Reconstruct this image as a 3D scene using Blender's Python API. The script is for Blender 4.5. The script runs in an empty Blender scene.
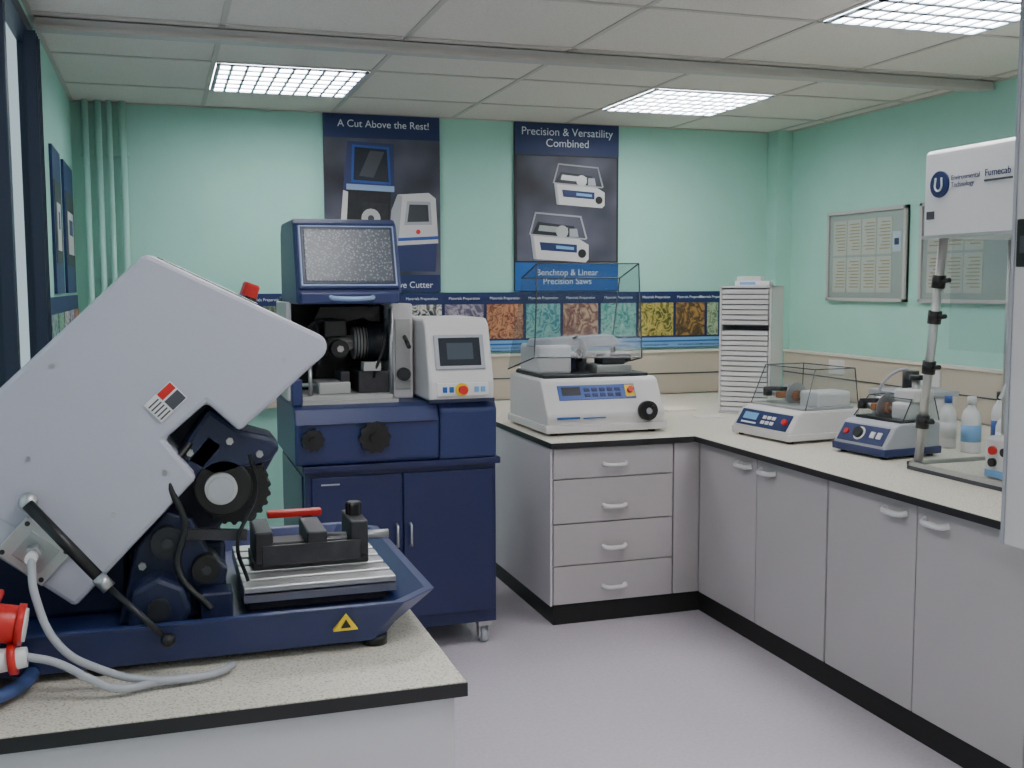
import bpy, bmesh, random
from math import *
from mathutils import Vector, Matrix, Euler
random.seed(4)
C=bpy.context.collection
# ---------------------------------------------------------------- materials
def srgb(r,g,b):
    def f(c):
        c/=255.0
        return c/12.92 if c<=.04045 else ((c+.055)/1.055)**2.4
    return (f(r),f(g),f(b),1)
def mat(name,rgb,rough=.5,metal=0,noise=0,nscale=40,bump=0,bscale=200,emit=0,coat=0):
    m=bpy.data.materials.new(name);m.use_nodes=True
    nt=m.node_tree;b=nt.nodes["Principled BSDF"]
    col=srgb(*rgb)
    b.inputs["Base Color"].default_value=col
    b.inputs["Roughness"].default_value=rough
    b.inputs["Metallic"].default_value=metal
    if coat:b.inputs["Coat Weight"].default_value=coat
    if emit:
        b.inputs["Emission Color"].default_value=col;b.inputs["Emission Strength"].default_value=emit
    tc=nt.nodes.new("ShaderNodeTexCoord")
    if noise:
        n=nt.nodes.new("ShaderNodeTexNoise");n.inputs["Scale"].default_value=nscale;n.inputs["Detail"].default_value=4
        nt.links.new(tc.outputs["Object"],n.inputs["Vector"])
        r=nt.nodes.new("ShaderNodeValToRGB")
        r.color_ramp.elements[0].position=.3;r.color_ramp.elements[1].position=.7
        r.color_ramp.elements[0].color=tuple(c*(1-noise) for c in col[:3])+(1,)
        r.color_ramp.elements[1].color=tuple(min(1,c*(1+noise)) for c in col[:3])+(1,)
        nt.links.new(n.outputs["Fac"],r.inputs[0]);nt.links.new(r.outputs[0],b.inputs["Base Color"])
    if bump:
        n=nt.nodes.new("ShaderNodeTexNoise");n.inputs["Scale"].default_value=bscale
        nt.links.new(tc.outputs["Object"],n.inputs["Vector"])
        bp=nt.nodes.new("ShaderNodeBump");bp.inputs["Strength"].default_value=bump;bp.inputs["Distance"].default_value=.002
        nt.links.new(n.outputs["Fac"],bp.inputs["Height"]);nt.links.new(bp.outputs[0],b.inputs["Normal"])
    return m
def ramp_mat(name,stops,scale=8,rough=.5,kind="noise",detail=5,dist=0):
    m=bpy.data.materials.new(name);m.use_nodes=True
    nt=m.node_tree;b=nt.nodes["Principled BSDF"];b.inputs["Roughness"].default_value=rough
    tc=nt.nodes.new("ShaderNodeTexCoord")
    if kind=="noise":
        n=nt.nodes.new("ShaderNodeTexNoise");n.inputs["Detail"].default_value=detail;n.inputs["Distortion"].default_value=dist;o=n.outputs["Fac"]
    else:
        n=nt.nodes.new("ShaderNodeTexVoronoi");n.feature=kind;o=n.outputs["Distance"]
    n.inputs["Scale"].default_value=scale
    nt.links.new(tc.outputs["Object"],n.inputs["Vector"])
    r=nt.nodes.new("ShaderNodeValToRGB");cr=r.color_ramp
    while len(cr.elements)<len(stops):cr.elements.new(.5)
    for e,(p,c) in zip(cr.elements,stops):e.position=p;e.color=srgb(*c)
    nt.links.new(o,r.inputs[0]);nt.links.new(r.outputs[0],b.inputs["Base Color"])
    return m
def clear(name,tint,refl=.12,rough=.05,base=.0,bcol=(200,205,210)):
    m=bpy.data.materials.new(name);m.use_nodes=True;nt=m.node_tree;nt.nodes.clear()
    o=nt.nodes.new("ShaderNodeOutputMaterial");t=nt.nodes.new("ShaderNodeBsdfTransparent");t.inputs[0].default_value=srgb(*tint)
    g=nt.nodes.new("ShaderNodeBsdfGlossy");g.inputs["Roughness"].default_value=rough
    d=nt.nodes.new("ShaderNodeBsdfDiffuse");d.inputs[0].default_value=srgb(*bcol)
    a=nt.nodes.new("ShaderNodeMixShader");a.inputs[0].default_value=base
    nt.links.new(t.outputs[0],a.inputs[1]);nt.links.new(d.outputs[0],a.inputs[2])
    x=nt.nodes.new("ShaderNodeMixShader");x.inputs[0].default_value=refl
    nt.links.new(a.outputs[0],x.inputs[1]);nt.links.new(g.outputs[0],x.inputs[2]);nt.links.new(x.outputs[0],o.inputs[0])
    return m
M={}
M['mint']=mat("mint_wall_paint",(163,213,198),.75,noise=.03,nscale=3,bump=.1,bscale=150)
M['cream']=mat("cream_wall_paint",(222,216,210),.8)
M['mintpipe']=mat("mint_gloss_paint",(163,212,198),.4)
M['ceil']=ramp_mat("ceiling_tile",[(.3,(212,204,196)),(.5,(223,216,209)),(.7,(228,221,214))],160,.9)
M['tbar']=mat("tbar_white",(194,187,180),.5)
M['floor']=mat("vinyl_floor",(204,196,205),.27,noise=.05,nscale=60)
M['speck']=ramp_mat("speckled_laminate",[(.34,(168,154,132)),(.45,(214,208,193)),(.7,(228,222,210))],200,.38,detail=3)
M['dkedge']=mat("dark_edging",(34,32,36),.5)
M['door']=mat("grey_laminate",(178,172,173),.5,noise=.03,nscale=2)
M['panelw']=mat("white_laminate",(206,200,206),.5)
M['plinth']=mat("black_plinth",(16,15,16),.6)
M['handle']=mat("handle_grey_plastic",(215,212,213),.35)
M['navy']=mat("navy_enamel",(38,50,96),.38,bump=.25,bscale=300)
M['navyd']=mat("dark_navy_enamel",(24,32,62),.4,bump=.2,bscale=300)
M['navyc']=mat("cabinet_navy",(24,34,78),.35,bump=.15,bscale=400)
M['grey']=mat("light_grey_enamel",(176,176,188),.42,bump=.12,bscale=350)
M['white']=mat("white_plastic",(220,218,219),.4)
M['offw']=mat("off_white_enamel",(206,203,203),.4)
M['black']=mat("black_plastic",(18,18,20),.4)
M['dark']=mat("dark_machinery",(30,32,38),.45,noise=.4,nscale=20)
M['steel']=mat("brushed_steel",(180,180,182),.3,.9)
M['alu']=mat("aluminium",(190,190,190),.35,.7)
M['cast']=mat("machined_casting",(170,170,168),.4,.25)
M['iron']=mat("cast_iron",(60,60,64),.5,.5,noise=.2,nscale=30)
M['red']=mat("red_plastic",(200,35,30),.35)
M['yellow']=mat("yellow_plastic",(235,200,40),.4)
M['brown']=mat("phenolic_brown",(150,95,55),.5)
M['cable']=mat("grey_cable",(165,167,174),.5)
M['bluehose']=mat("blue_hose",(60,80,130),.5)
M['screen']=mat("lcd_screen",(45,50,58),.15)
M['bluepanel']=mat("blue_keypad",(40,80,160),.35)
M['navyprint']=mat("navy_print",(22,42,92),.5)
M['blueprint']=mat("blue_print",(20,90,160),.5)
M['lblue']=mat("light_blue_print",(115,165,212),.5)
M['bezel']=mat("silver_blue_bezel",(140,165,200),.35)
M['textw']=mat("white_print",(225,232,240),.6)
M['dado']=mat("beige_trunking",(192,181,165),.5)
M['dadow']=mat("cream_trunking_cap",(222,215,204),.5)
M['frame']=mat("navy_window_frame",(26,36,58),.4)
M['paper']=mat("paper",(226,220,204),.8)
M['text']=mat("dark_print",(70,72,80),.7)
M['clear']=clear("clear_acrylic",(242,245,246),.03,.08,.03)
M['smoke']=clear("smoked_acrylic",(233,238,240),.02,.12,.02,(170,180,185))
M['edge']=clear("acrylic_edge",(120,130,135),.1,.1,.75,(72,80,88))
M['glass']=clear("window_glass",(225,235,235),.05,.0)
M['panelglow']=mat("lamp_diffuser",(253,251,252),.5,emit=21.5)
M['louver']=mat("lamp_louver",(205,215,228),.4,.0)
M['mesh']=ramp_mat("dotted_guard",[(.0,(150,156,160)),(.28,(112,118,125)),(.45,(72,78,86))],90,.3,"F1")
M['skin']=mat("poster_black",(30,31,38),.5)
M['frost']=mat("rail_enamel",(188,184,181),.5)
# ---------------------------------------------------------------- helpers
class G:
    def __init__(s,name,o=(0,0,0),rot=(0,0,0),parent=None,world=True):
        e=bpy.data.objects.new(name,None);C.objects.link(e);e.empty_display_size=.05
        s.e=e;s.sub=Vector(o) if world else Vector((0,0,0))
        if parent: e.parent=parent.e;e.location=Vector(o)-parent.sub
        else: e.location=o
        e.rotation_euler=rot
def put(ob,g,mt):
    if mt is not None:
        ob.data.materials.append(M[mt] if isinstance(mt,str) else mt)
    C.objects.link(ob)
    if g is not None:
        ob.parent=g.e;ob.location=ob.location-g.sub
    return ob
def bev(ob,w,seg=2):
    if w:
        m=ob.modifiers.new("bevel","BEVEL");m.width=w;m.segments=seg;m.limit_method='ANGLE';m.angle_limit=radians(35)
        m.harden_normals=False
def mesh(g,name,verts,faces,mt,b=0,smooth=None):
    c=Vector((0,0,0))
    for v in verts:c+=Vector(v)
    c/=len(verts)
    me=bpy.data.meshes.new(name);me.from_pydata([Vector(v)-c for v in verts],[],faces)
    bm=bmesh.new();bm.from_mesh(me);bmesh.ops.recalc_face_normals(bm,faces=bm.faces);bm.to_mesh(me);bm.free()
    if smooth is not None:
        for p in me.polygons:p.use_smooth = len(p.vertices)==4 if smooth=='side' else True
    ob=bpy.data.objects.new(name,me);ob.location=c
    put(ob,g,mt);bev(ob,b)
    return ob
def box(g,name,x0,x1,y0,y1,z0,z1,mt,b=0):
    v=[(x,y,z) for x in(x0,x1) for y in(y0,y1) for z in(z0,z1)]
    f=[(0,1,3,2),(4,6,7,5),(0,4,5,1),(2,3,7,6),(0,2,6,4),(1,5,7,3)]
    return mesh(g,name,v,f,mt,b)
def boxes(g,name,L,mt,b=0):
    V=[];F=[]
    for (x0,x1,y0,y1,z0,z1) in L:
        k=len(V);V+=[(x,y,z) for x in(x0,x1) for y in(y0,y1) for z in(z0,z1)]
        F+=[tuple(k+i for i in f) for f in [(0,1,3,2),(4,6,7,5),(0,4,5,1),(2,3,7,6),(0,2,6,4),(1,5,7,3)]]
    return mesh(g,name,V,F,mt,b)
def prism(g,name,pts,ax,a,b_,mt,b=0):
    def w(p,t):
        return {'X':(t,p[0],p[1]),'Y':(p[0],t,p[1]),'Z':(p[0],p[1],t)}[ax]
    n=len(pts);v=[w(p,a) for p in pts]+[w(p,b_) for p in pts]
    f=[tuple(range(n)),tuple(range(2*n-1,n-1,-1))]+[(i,(i+1)%n,n+(i+1)%n,n+i) for i in range(n)]
    return mesh(g,name,v,f,mt,b)
def loft(g,name,rings,mt,b=0,cap=True,smooth=None):
    n=len(rings[0]);v=[p for r in rings for p in r];f=[]
    for k in range(len(rings)-1):
        for i in range(n):
            j=(i+1)%n;f.append((k*n+i,k*n+j,(k+1)*n+j,(k+1)*n+i))
    if cap:
        f.append(tuple(range(n)));f.append(tuple(range(len(v)-n,len(v))))
    return mesh(g,name,v,f,mt,b,smooth)
def cyl(g,name,p0,p1,r,mt,r2=None,n=24,b=0):
    p0=Vector(p0);p1=Vector(p1);d=(p1-p0).normalized();r2=r if r2 is None else r2
    a=d.orthogonal().normalized();c=d.cross(a)
    R0=[p0+(a*cos(2*pi*i/n)+c*sin(2*pi*i/n))*r for i in range(n)]
    R1=[p1+(a*cos(2*pi*i/n)+c*sin(2*pi*i/n))*r2 for i in range(n)]
    return loft(g,name,[R0,R1],mt,b,smooth='side')
def knob(g,name,p0,p1,r,mt,n=12,amp=.12):
    p0=Vector(p0);p1=Vector(p1);d=(p1-p0).normalized();a=d.orthogonal().normalized();c=d.cross(a)
    N=n*4;R=[]
    for p,s in((p0,1),(p0+(p1-p0)*.85,1),(p1,.85)):
        R.append([p+(a*cos(2*pi*i/N)+c*sin(2*pi*i/N))*r*s*(1+amp*(1 if i%4<2 else -1)*.5) for i in range(N)])
    return loft(g,name,R,mt)
def sph(g,name,c,r,mt,sz=(1,1,1)):
    bm=bmesh.new();bmesh.ops.create_uvsphere(bm,u_segments=20,v_segments=12,radius=r)
    me=bpy.data.meshes.new(name);bm.to_mesh(me);bm.free()
    for p in me.polygons:p.use_smooth=True
    ob=bpy.data.objects.new(name,me);ob.location=c;ob.scale=sz;return put(ob,g,mt)
def tube(g,name,pts,r,mt,smooth=True):
    cu=bpy.data.curves.new(name,'CURVE');cu.dimensions='3D';cu.bevel_depth=r;cu.bevel_resolution=4;cu.use_fill_caps=True
    sp=cu.splines.new('BEZIER' if smooth else 'POLY')
    P=[Vector(p) for p in pts];o=P[0].copy()
    if smooth:
        sp.bezier_points.add(len(P)-1)
        for q,p in zip(sp.bezier_points,P):q.co=p-o;q.handle_left_type=q.handle_right_type='AUTO'
    else:
        sp.points.add(len(P)-1)
        for q,p in zip(sp.points,P):q.co=(*(p-o),1)
    ob=bpy.data.objects.new(name,cu);ob.location=o;return put(ob,g,mt)
def text(g,name,body,loc,size,mt,face='-Y',align='CENTER'):
    cu=bpy.data.curves.new(name,'FONT');cu.body=body;cu.size=size;cu.align_x=align;cu.align_y='CENTER';cu.extrude=.0004
    ob=bpy.data.objects.new(name,cu);ob.location=loc
    ob.rotation_euler={'-Y':(pi/2,0,0),'-X':(pi/2,0,-pi/2),'+X':(pi/2,0,pi/2)}[face]
    return put(ob,g,mt)
# ---------------------------------------------------------------- room
XL,XR,YF,YB,H=-.45,4.21,-1.6,6.75,2.71
box(None,"floor",XL-.08,XR+.2,YF-.2,YB+.2,-.1,0,'floor')
box(None,"ceiling",XL-.08,XR+.2,YF-.2,YB+.2,H+.001,H+.12,'ceil')
box(None,"wall_back",XL-.08,XR+.2,YB,YB+.2,0,H,'mint')
box(None,"wall_right",XR,XR+.2,YF,YB,0,H,'mint')
box(None,"wall_front",XL-.08,XR+.2,YF-.2,YF,0,H,'cream')
WY0,WY1,WZ0,WZ1=.2,4.78,.95,2.66
boxes(None,"wall_left",[(XL-.05,XL,YF,WY0,0,H),(XL-.05,XL,WY1,YB,0,H),(XL-.05,XL,WY0,WY1,0,WZ0),(XL-.05,XL,WY0,WY1,WZ1,H)],'mint')
g=G("window_1",(XL,WY0,WZ0))
L=[(XL-.05,XL+.012,y,y+w,WZ0,WZ1) for y,w in ((WY0,.08),(1.3,.08),(2.5,.08),(3.80,.06),(WY1-.07,.07))]
L+=[(XL-.05,XL+.012,WY0,WY1,WZ0,WZ0+.08),(XL-.05,XL+.012,WY0,WY1,WZ1-.05,WZ1)]
boxes(g,"frame",L,'frame',.004)
box(g,"pane",XL-.03,XL-.026,WY0,WY1,WZ0,WZ1,'glass')
boxes(g,"vertical_blind_slats",[(XL+.0,XL+.04,4.50+i*.05,4.508+i*.05,WZ0+.05,WZ1-.05) for i in range(4)],'frame')
# ceiling grid
mod=.763;L=[]
x=.28
while x-mod>XL:x-=mod
while x<XR:L.append((x-.012,x+.012,YF,YB,H-.004,H+.0005));x+=mod
y=3.87
while y-mod>YF:y-=mod
while y<YB:L.append((XL,XR,y-.012,y+.012,H-.004,H+.0005));y+=mod
L+=[(XL,XR,YB-.02,YB,H-.006,H),(XR-.02,XR,YF,YB,H-.006,H),(XL,XL+.02,YF,YB,H-.006,H)]
boxes(None,"trim_1",L,'tbar')
g=G("ceiling_rail",(1.88,4.75,H))
box(g,"rail_body",XL+.02,XR-.02,4.70,4.80,H-.045,H-.004,'frost',.004)
box(g,"rail_lip",XL+.02,XR-.02,4.69,4.70,H-.05,H-.035,'tbar')
# luminaires
k=0
for (lx,ly) in ((.28,5.396),(2.569,5.396),(2.569,3.107),(.28,3.107),(.28,.818),(2.569,.818),(.28,-1.471),(2.569,-1.471)):
    g=G("ceiling_light" if k==0 else "ceiling_light.%03d"%k,(lx+mod/2,ly+mod/2,H));k+=1
    a,b_,c,d=lx+.015,lx+mod-.015,ly+.015,ly+mod-.015
    box(g,"diffuser",a,b_,c,d,H-.004,H-.001,'panelglow')
    L=[(a,b_,c,c+.02,H-.012,H-.002),(a,b_,d-.02,d,H-.012,H-.002),(a,a+.02,c,d,H-.012,H-.002),(b_-.02,b_,c,d,H-.012,H-.002)]
    for i in range(1,10):
        xx=a+(b_-a)*i/10;L.append((xx-.007,xx+.007,c,d,H-.012,H-.005))
    for i in range(1,6):
        yy=c+(d-c)*i/6;L.append((a,b_,yy-.016,yy+.016,H-.012,H-.005))
    boxes(g,"louver_grid",L,'louver')
# heating pipes in back left corner
g=G("heating_pipes",(-.25,6.68,0))
for i,(px,r) in enumerate(((-.37,.018),(-.30,.018),(-.24,.015),(-.17,.02))):
    cyl(g,"pipe_%d"%(i+1),(px,6.69,0),(px,6.69,H),r,'mintpipe')
boxes(g,"clips",[(-.40,-.14,6.71,6.75,z,z+.03) for z in(.8,1.7,2.4)],'mintpipe')
box(None,"trim_2",4.09,XR,6.62,YB,0,H,'mint')
# dado trunking
g=G("dado_trunking",(2,6.7,.9))
box(g,"back_run",-.1,XR-.12,6.71,6.749,.905,1.19,'dado',.003)
box(g,"back_cap",-.1,XR-.12,6.70,6.749,1.19,1.205,'dadow')
box(g,"back_line",-.1,XR-.12,6.706,6.711,1.04,1.048,'text')
box(g,"right_run",4.165,4.209,YF+.1,6.61,.905,1.185,'dado',.003)
box(g,"right_cap",4.155,4.209,YF+.1,6.61,1.185,1.20,'dadow')
box(g,"right_line",4.161,4.166,YF+.1,6.61,1.04,1.048,'text')
for i,yy in enumerate((5.9,5.0,4.3)):
    box(g,"socket_%d"%i,4.155,4.166,yy,yy+.16,1.07,1.16,'white',.003)
# ---------------------------------------------------------------- frieze
g=G("photo_frieze",(1.7,6.74,1.22))
box(g,"board",-.10,3.73,6.728,6.748,1.222,1.606,'navyprint')
box(g,"lower_band",-.10,3.73,6.724,6.728,1.225,1.292,'lblue')
box(g,"lower_stripe",-.10,3.73,6.722,6.724,1.262,1.272,'blueprint')
cols=[((90,110,90),(170,190,150)),((60,60,50),(150,140,110)),((140,150,120),(70,90,80)),((160,120,90),(220,200,170)),((60,90,90),(150,180,170)),((40,90,90),(150,190,150)),
 ((24,26,30),(225,222,215)),((90,85,110),(175,165,175)),((110,60,45),(195,140,100)),((50,130,145),(150,195,180)),((205,170,140),(110,60,55)),((50,140,135),(165,205,190)),((70,80,25),(195,175,95)),((165,125,65),(60,50,38))]
xs=[-.08+.28*i for i in range(0,5)]+[1.17,1.46,1.74,2.02,2.29,2.55,2.82,3.10,3.38,3.62]
for i in range(len(xs)):
    x0=xs[i];x1=(xs[i+1] if i+1<len(xs) else 3.725)-.022
    c=cols[i%len(cols)]
    mid=tuple((a+b_)//2 for a,b_ in zip(c[0],c[1]))
    mt=ramp_mat("micrograph_%d"%i,[(.38,c[0]),(.46,mid),(.52,c[1]),(.60,mid),(.68,c[0])],(9,6,12)[i%3],.5,"noise",3,3)
    box(g,"micrograph_%d"%i,x0,x1,6.722,6.728,1.305,1.53,mt)
    text(g,"caption_%d"%i,"Materials Preparation",((x0+x1)/2,6.7215,1.568),.024,'textw')
    text(g,"url_%d"%i,"microstructure analysis",((x0+x1)/2,6.7215,1.243),.02,'navyprint')
g=G("side_photo_frieze",(XL,5.8,1.22))
box(g,"board",XL+.001,XL+.012,4.95,6.60,1.222,1.606,'navyprint')
box(g,"band",XL+.012,XL+.014,4.95,6.60,1.225,1.292,'lblue')
for i in range(5):
    box(g,"micrograph_%d"%i,XL+.012,XL+.015,4.97+i*.33,5.27+i*.33,1.305,1.53,bpy.data.materials["micrograph_%d"%(i+4)])
for i,(y0,y1) in enumerate(((5.30,5.72),(5.92,6.5))):
    g=G("side_poster" if i==0 else "side_poster.001",(XL,y0,1.66))
    box(g,"board",XL+.001,XL+.014,y0,y1,1.62,2.29,'navyprint')
    box(g,"picture",XL+.014,XL+.016,y0+.04,y1-.04,1.76,2.14,'skin')
    box(g,"machine_print",XL+.016,XL+.018,y0+.12,y1-.12,1.82,2.04,'offw')
    box(g,"machine_print_window",XL+.018,XL+.019,y0+.18,y1-.18,1.92,2.0,'navyprint')
# posters
gradient=bpy.data.materials.new("poster_backdrop");gradient.use_nodes=True
nt=gradient.node_tree;b=nt.nodes["Principled BSDF"];tc=nt.nodes.new("ShaderNodeTexCoord");n1=nt.nodes.new("ShaderNodeTexNoise");n1.inputs["Scale"].default_value=2.2
rr=nt.nodes.new("ShaderNodeValToRGB");rr.color_ramp.elements[0].position=.35;rr.color_ramp.elements[0].color=srgb(20,22,36);rr.color_ramp.elements[1].position=.75;rr.color_ramp.elements[1].color=srgb(108,110,128)
nt.links.new(tc.outputs["Object"],n1.inputs["Vector"]);nt.links.new(n1.outputs["Fac"],rr.inputs[0]);nt.links.new(rr.outputs[0],b.inputs["Base Color"])
def flat(g,name,pts,lay,mt): return prism(g,name,pts,'Y',6.726-.0015*lay,6.728,mt)
def disc(cx,cz,r,n=16):return [(cx+r*cos(2*pi*t/n),cz+r*sin(2*pi*t/n)) for t in range(n)]
g=G("cutter_poster",(1.35,6.74,1.6))
box(g,"board",.985,1.715,6.728,6.748,1.612,2.705,'navyprint')
flat(g,"backdrop",[(.985,1.72),(1.715,1.72),(1.715,2.56),(.985,2.56)],1,gradient)
flat(g,"blue_header",[(.985,2.56),(1.715,2.56),(1.715,2.70),(.985,2.70)],1,'navyprint')
text(g,"title","A Cut Above the Rest!",(1.36,6.723,2.645),.062,'textw')
flat(g,"print_hood",[(1.10,2.24),(1.42,2.22),(1.42,2.53),(1.13,2.54)],2,'navy')
flat(g,"print_hood_edge",[(1.15,2.29),(1.40,2.28),(1.39,2.51),(1.16,2.52)],2.5,'bluepanel')
flat(g,"print_window",[(1.165,2.305),(1.385,2.295),(1.375,2.495),(1.175,2.505)],3,'screen')
flat(g,"print_window_glint",[(1.20,2.33),(1.29,2.32),(1.36,2.48),(1.27,2.485)],3.3,'text')
flat(g,"print_hood_lip",[(1.12,2.245),(1.42,2.235),(1.42,2.27),(1.12,2.28)],3,'bezel')
flat(g,"print_body",[(1.38,1.90),(1.70,1.92),(1.685,2.20),(1.64,2.235),(1.44,2.22),(1.40,2.12)],3,'offw')
flat(g,"print_body_shade",[(1.38,1.90),(1.44,1.905),(1.47,2.21),(1.44,2.22),(1.40,2.12)],3.3,'cable')
flat(g,"print_screen_bezel",[(1.48,2.03),(1.66,2.035),(1.65,2.18),(1.50,2.18)],3.6,'cable')
flat(g,"print_screen",[(1.50,2.05),(1.64,2.055),(1.635,2.16),(1.515,2.16)],4,'screen')
flat(g,"print_blue_line",[(1.44,1.93),(1.70,1.945),(1.70,1.965),(1.44,1.95)],4,'bluepanel')
flat(g,"print_estop",disc(1.57,1.99,.015),4,'red')
flat(g,"print_base",[(1.04,1.75),(1.68,1.74),(1.69,1.92),(1.38,1.90),(1.04,1.93)],2.8,'navy')
flat(g,"print_handwheel",disc(1.16,1.84,.035),4,'black');flat(g,"print_handwheel_2",disc(1.33,1.835,.05),4,'black')
flat(g,"print_chamber",[(1.10,1.93),(1.38,1.90),(1.40,2.235),(1.12,2.245)],2.5,'dark')
flat(g,"print_wall",[(1.07,1.92),(1.11,1.92),(1.13,2.23),(1.10,2.24)],2.9,'offw')
flat(g,"print_motor",[(1.22,2.02),(1.38,2.01),(1.38,2.16),(1.22,2.17)],3.0,'iron')
flat(g,"print_wheel",disc(1.27,2.07,.06),3.5,'alu');flat(g,"print_wheel_hub",disc(1.27,2.07,.02),4,'text')
flat(g,"print_table",[(1.12,1.93),(1.36,1.915),(1.37,1.96),(1.14,1.97)],3.5,'steel')
text(g,"footer","Abrasive Cutter",(1.48,6.723,1.655),.056,'textw')
g=G("precision_saw_poster",(2.58,6.74,1.6))
box(g,"board",2.215,2.945,6.728,6.748,1.612,2.705,'skin')
flat(g,"blue_header",[(2.215,2.50),(2.945,2.50),(2.945,2.70),(2.215,2.70)],1,'navyprint')
flat(g,"backdrop",[(2.23,1.81),(2.93,1.81),(2.93,2.49),(2.23,2.49)],1,gradient)
flat(g,"blue_footer",[(2.215,1.615),(2.945,1.615),(2.945,1.80),(2.215,1.80)],1,'blueprint')
text(g,"title","Precision & Versatility\nCombined",(2.58,6.723,2.61),.072,'textw')
text(g,"footer","Benchtop & Linear\nPrecision Saws",(2.58,6.723,1.705),.058,'textw')
for i,(cx,cz,s) in enumerate(((2.66,2.30,.92),(2.52,1.96,1.05))):
    def q(l):return [(cx+a*s,cz+b*s) for a,b in l]
    flat(g,"saw_print_base_%d"%i,q([(-.17,-.13),(.18,-.15),(.20,-.13),(.20,-.04),(.13,.0),(-.19,.02)]),2,'offw')
    flat(g,"saw_print_shade_%d"%i,q([(-.17,-.13),(-.15,-.13),(-.17,.015),(-.19,.02)]),2.4,'cable')
    flat(g,"saw_print_panel_%d"%i,q([(-.12,-.075),(.12,-.09),(.12,-.04),(-.13,-.025)]),3,'navyprint')
    flat(g,"saw_print_keys_%d"%i,q([(-.02,-.065),(.10,-.073),(.10,-.055),(-.02,-.045)]),3.4,'lblue')
    flat(g,"saw_print_top_%d"%i,q([(-.18,.02),(.13,.0),(.10,.075),(-.14,.10)]),3,'dark')
    for j,l in enumerate(([(-.20,.02),(-.19,.02),(-.15,.16),(-.16,.16)],[(-.16,.15),(.15,.13),(.15,.14),(-.16,.16)],[(.14,.135),(.15,.135),(.19,.0),(.18,.0)],[(-.19,.015),(.18,-.008),(.19,.0),(-.19,.025)])):
        flat(g,"saw_print_hood_%d_%d"%(i,j),q(l),4,'cable')
    flat(g,"saw_print_arm_%d"%i,q([(-.14,.045),(.05,.03),(.06,.065),(-.13,.08)]),4,'steel')
    flat(g,"saw_print_blade_%d"%i,q([(a*.04+.02,b_*.04+.04) for a,b_ in disc(0,0,1)]),4.3,'alu')
    flat(g,"saw_print_block_%d"%i,q([(.07,.01),(.13,.008),(.12,.06),(.07,.06)]),4.2,'cable')
    flat(g,"saw_print_knob_%d"%i,q([(.155+.028*a,-.095+.028*b_) for a,b_ in disc(0,0,1,12)]),4,'black')
# notice boards
for i,(y0,y1) in enumerate(((5.36,6.15),(4.46,5.24))):
    g=G("notice_board" if i==0 else "notice_board.001",(4.2,y0,1.54))
    z0,z1=1.545,2.115
    box(g,"backing",4.195,4.209,y0,y1,z0,z1,mat("board_back",(190,196,186),.6))
    boxes(g,"frame",[(4.18,4.209,y0,y1,z0,z0+.02),(4.18,4.209,y0,y1,z1-.02,z1),(4.18,4.209,y0,y0+.02,z0,z1),(4.18,4.209,y1-.02,y1,z0,z1)],'frost')
    box(g,"glazing",4.184,4.186,y0+.02,y1-.02,z0+.02,z1-.02,'clear')
    L=[];T=[]
    for r_ in range(2):
        for c_ in range(4):
            ya=y1-.06-c_*.15;za=z1-.06-r_*.235
            if i==0 or c_<3:
                L.append((4.192,4.195,ya-.14,ya,za-.22,za))
                for t in range(9):T.append((4.191,4.1925,ya-.125,ya-.015-random.random()*.04,za-.03-t*.02,za-.023-t*.02))
    boxes(g,"papers",L,'paper');boxes(g,"printed_lines",T,mat("notice_ink",(190,170,130),.7))
    if i==0: box(g,"logo",4.19,4.195,y0+.05,y0+.13,z0+.3,z0+.42,'textw');box(g,"logo_mark",4.188,4.19,y0+.07,y0+.11,z0+.34,z0+.38,'navyprint')
# ---------------------------------------------------------------- L counter
g=G("laboratory_counter",(2.5,4.8,0))
ZT=.9
top=[(1.75,4.775),(2.51,4.775),(2.51,1.0),(4.16,1.0),(4.16,6.70),(1.75,6.70)]
prism(g,"worktop",[(x,y) for x,y in top],'Z',.874,.9,'dkedge')
tp=[(1.753,4.778),(2.513,4.778),(2.513,1.003),(4.16,1.003),(4.16,6.70),(1.753,6.70)]
prism(g,"worktop_surface",tp,'Z',.8995,.9015,'speck')
prism(g,"carcass",[(1.762,4.82),(2.57,4.82),(2.57,1.02),(4.15,1.02),(4.15,6.69),(1.762,6.69)],'Z',.1,.874,'panelw')
prism(g,"plinth",[(1.775,4.815),(2.565,4.815),(2.565,1.03),(4.15,1.03),(4.15,6.69),(1.775,6.69)],'Z',0.001,.1,'plinth')
box(g,"end_panel",1.755,1.765,4.80,6.69,.1,.874,'panelw')
for i,(z0,z1) in enumerate(((.722,.868),(.503,.716),(.296,.497),(.104,.290))):
    box(g,"drawer_front_%d"%(i+1),1.772,2.404,4.80,4.82,z0,z1,'door',.002)
box(g,"corner_filler",2.412,2.552,4.802,4.82,.104,.868,'door',.002)
def dhandle(g,name,c,ax,L=.11):
    x,y,z=c
    if ax=='X': pts=[(x-L/2,y,z),(x-L/2+.012,y-.022,z-.004),(x,y-.028,z-.006),(x+L/2-.012,y-.022,z-.004),(x+L/2,y,z)]
    else: pts=[(x,y-L/2,z),(x-.022,y-L/2+.012,z-.004),(x-.028,y,z-.006),(x-.022,y+L/2-.012,z-.004),(x,y+L/2,z)]
    tube(g,name,pts,.011,'handle')
for i,z in enumerate((.786,.582,.378,.180)): dhandle(g,"drawer_handle_%d"%(i+1),(2.088,4.80,z),'X',.12)
dy=[4.795,4.25,3.70,3.16,2.62,2.08,1.54,1.03]
for i in range(7):
    box(g,"door_%d"%(i+1),2.55,2.57,dy[i+1]+.003+(.006 if i%2 else 0),dy[i]-.003,.104,.868,'door',.002)
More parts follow.
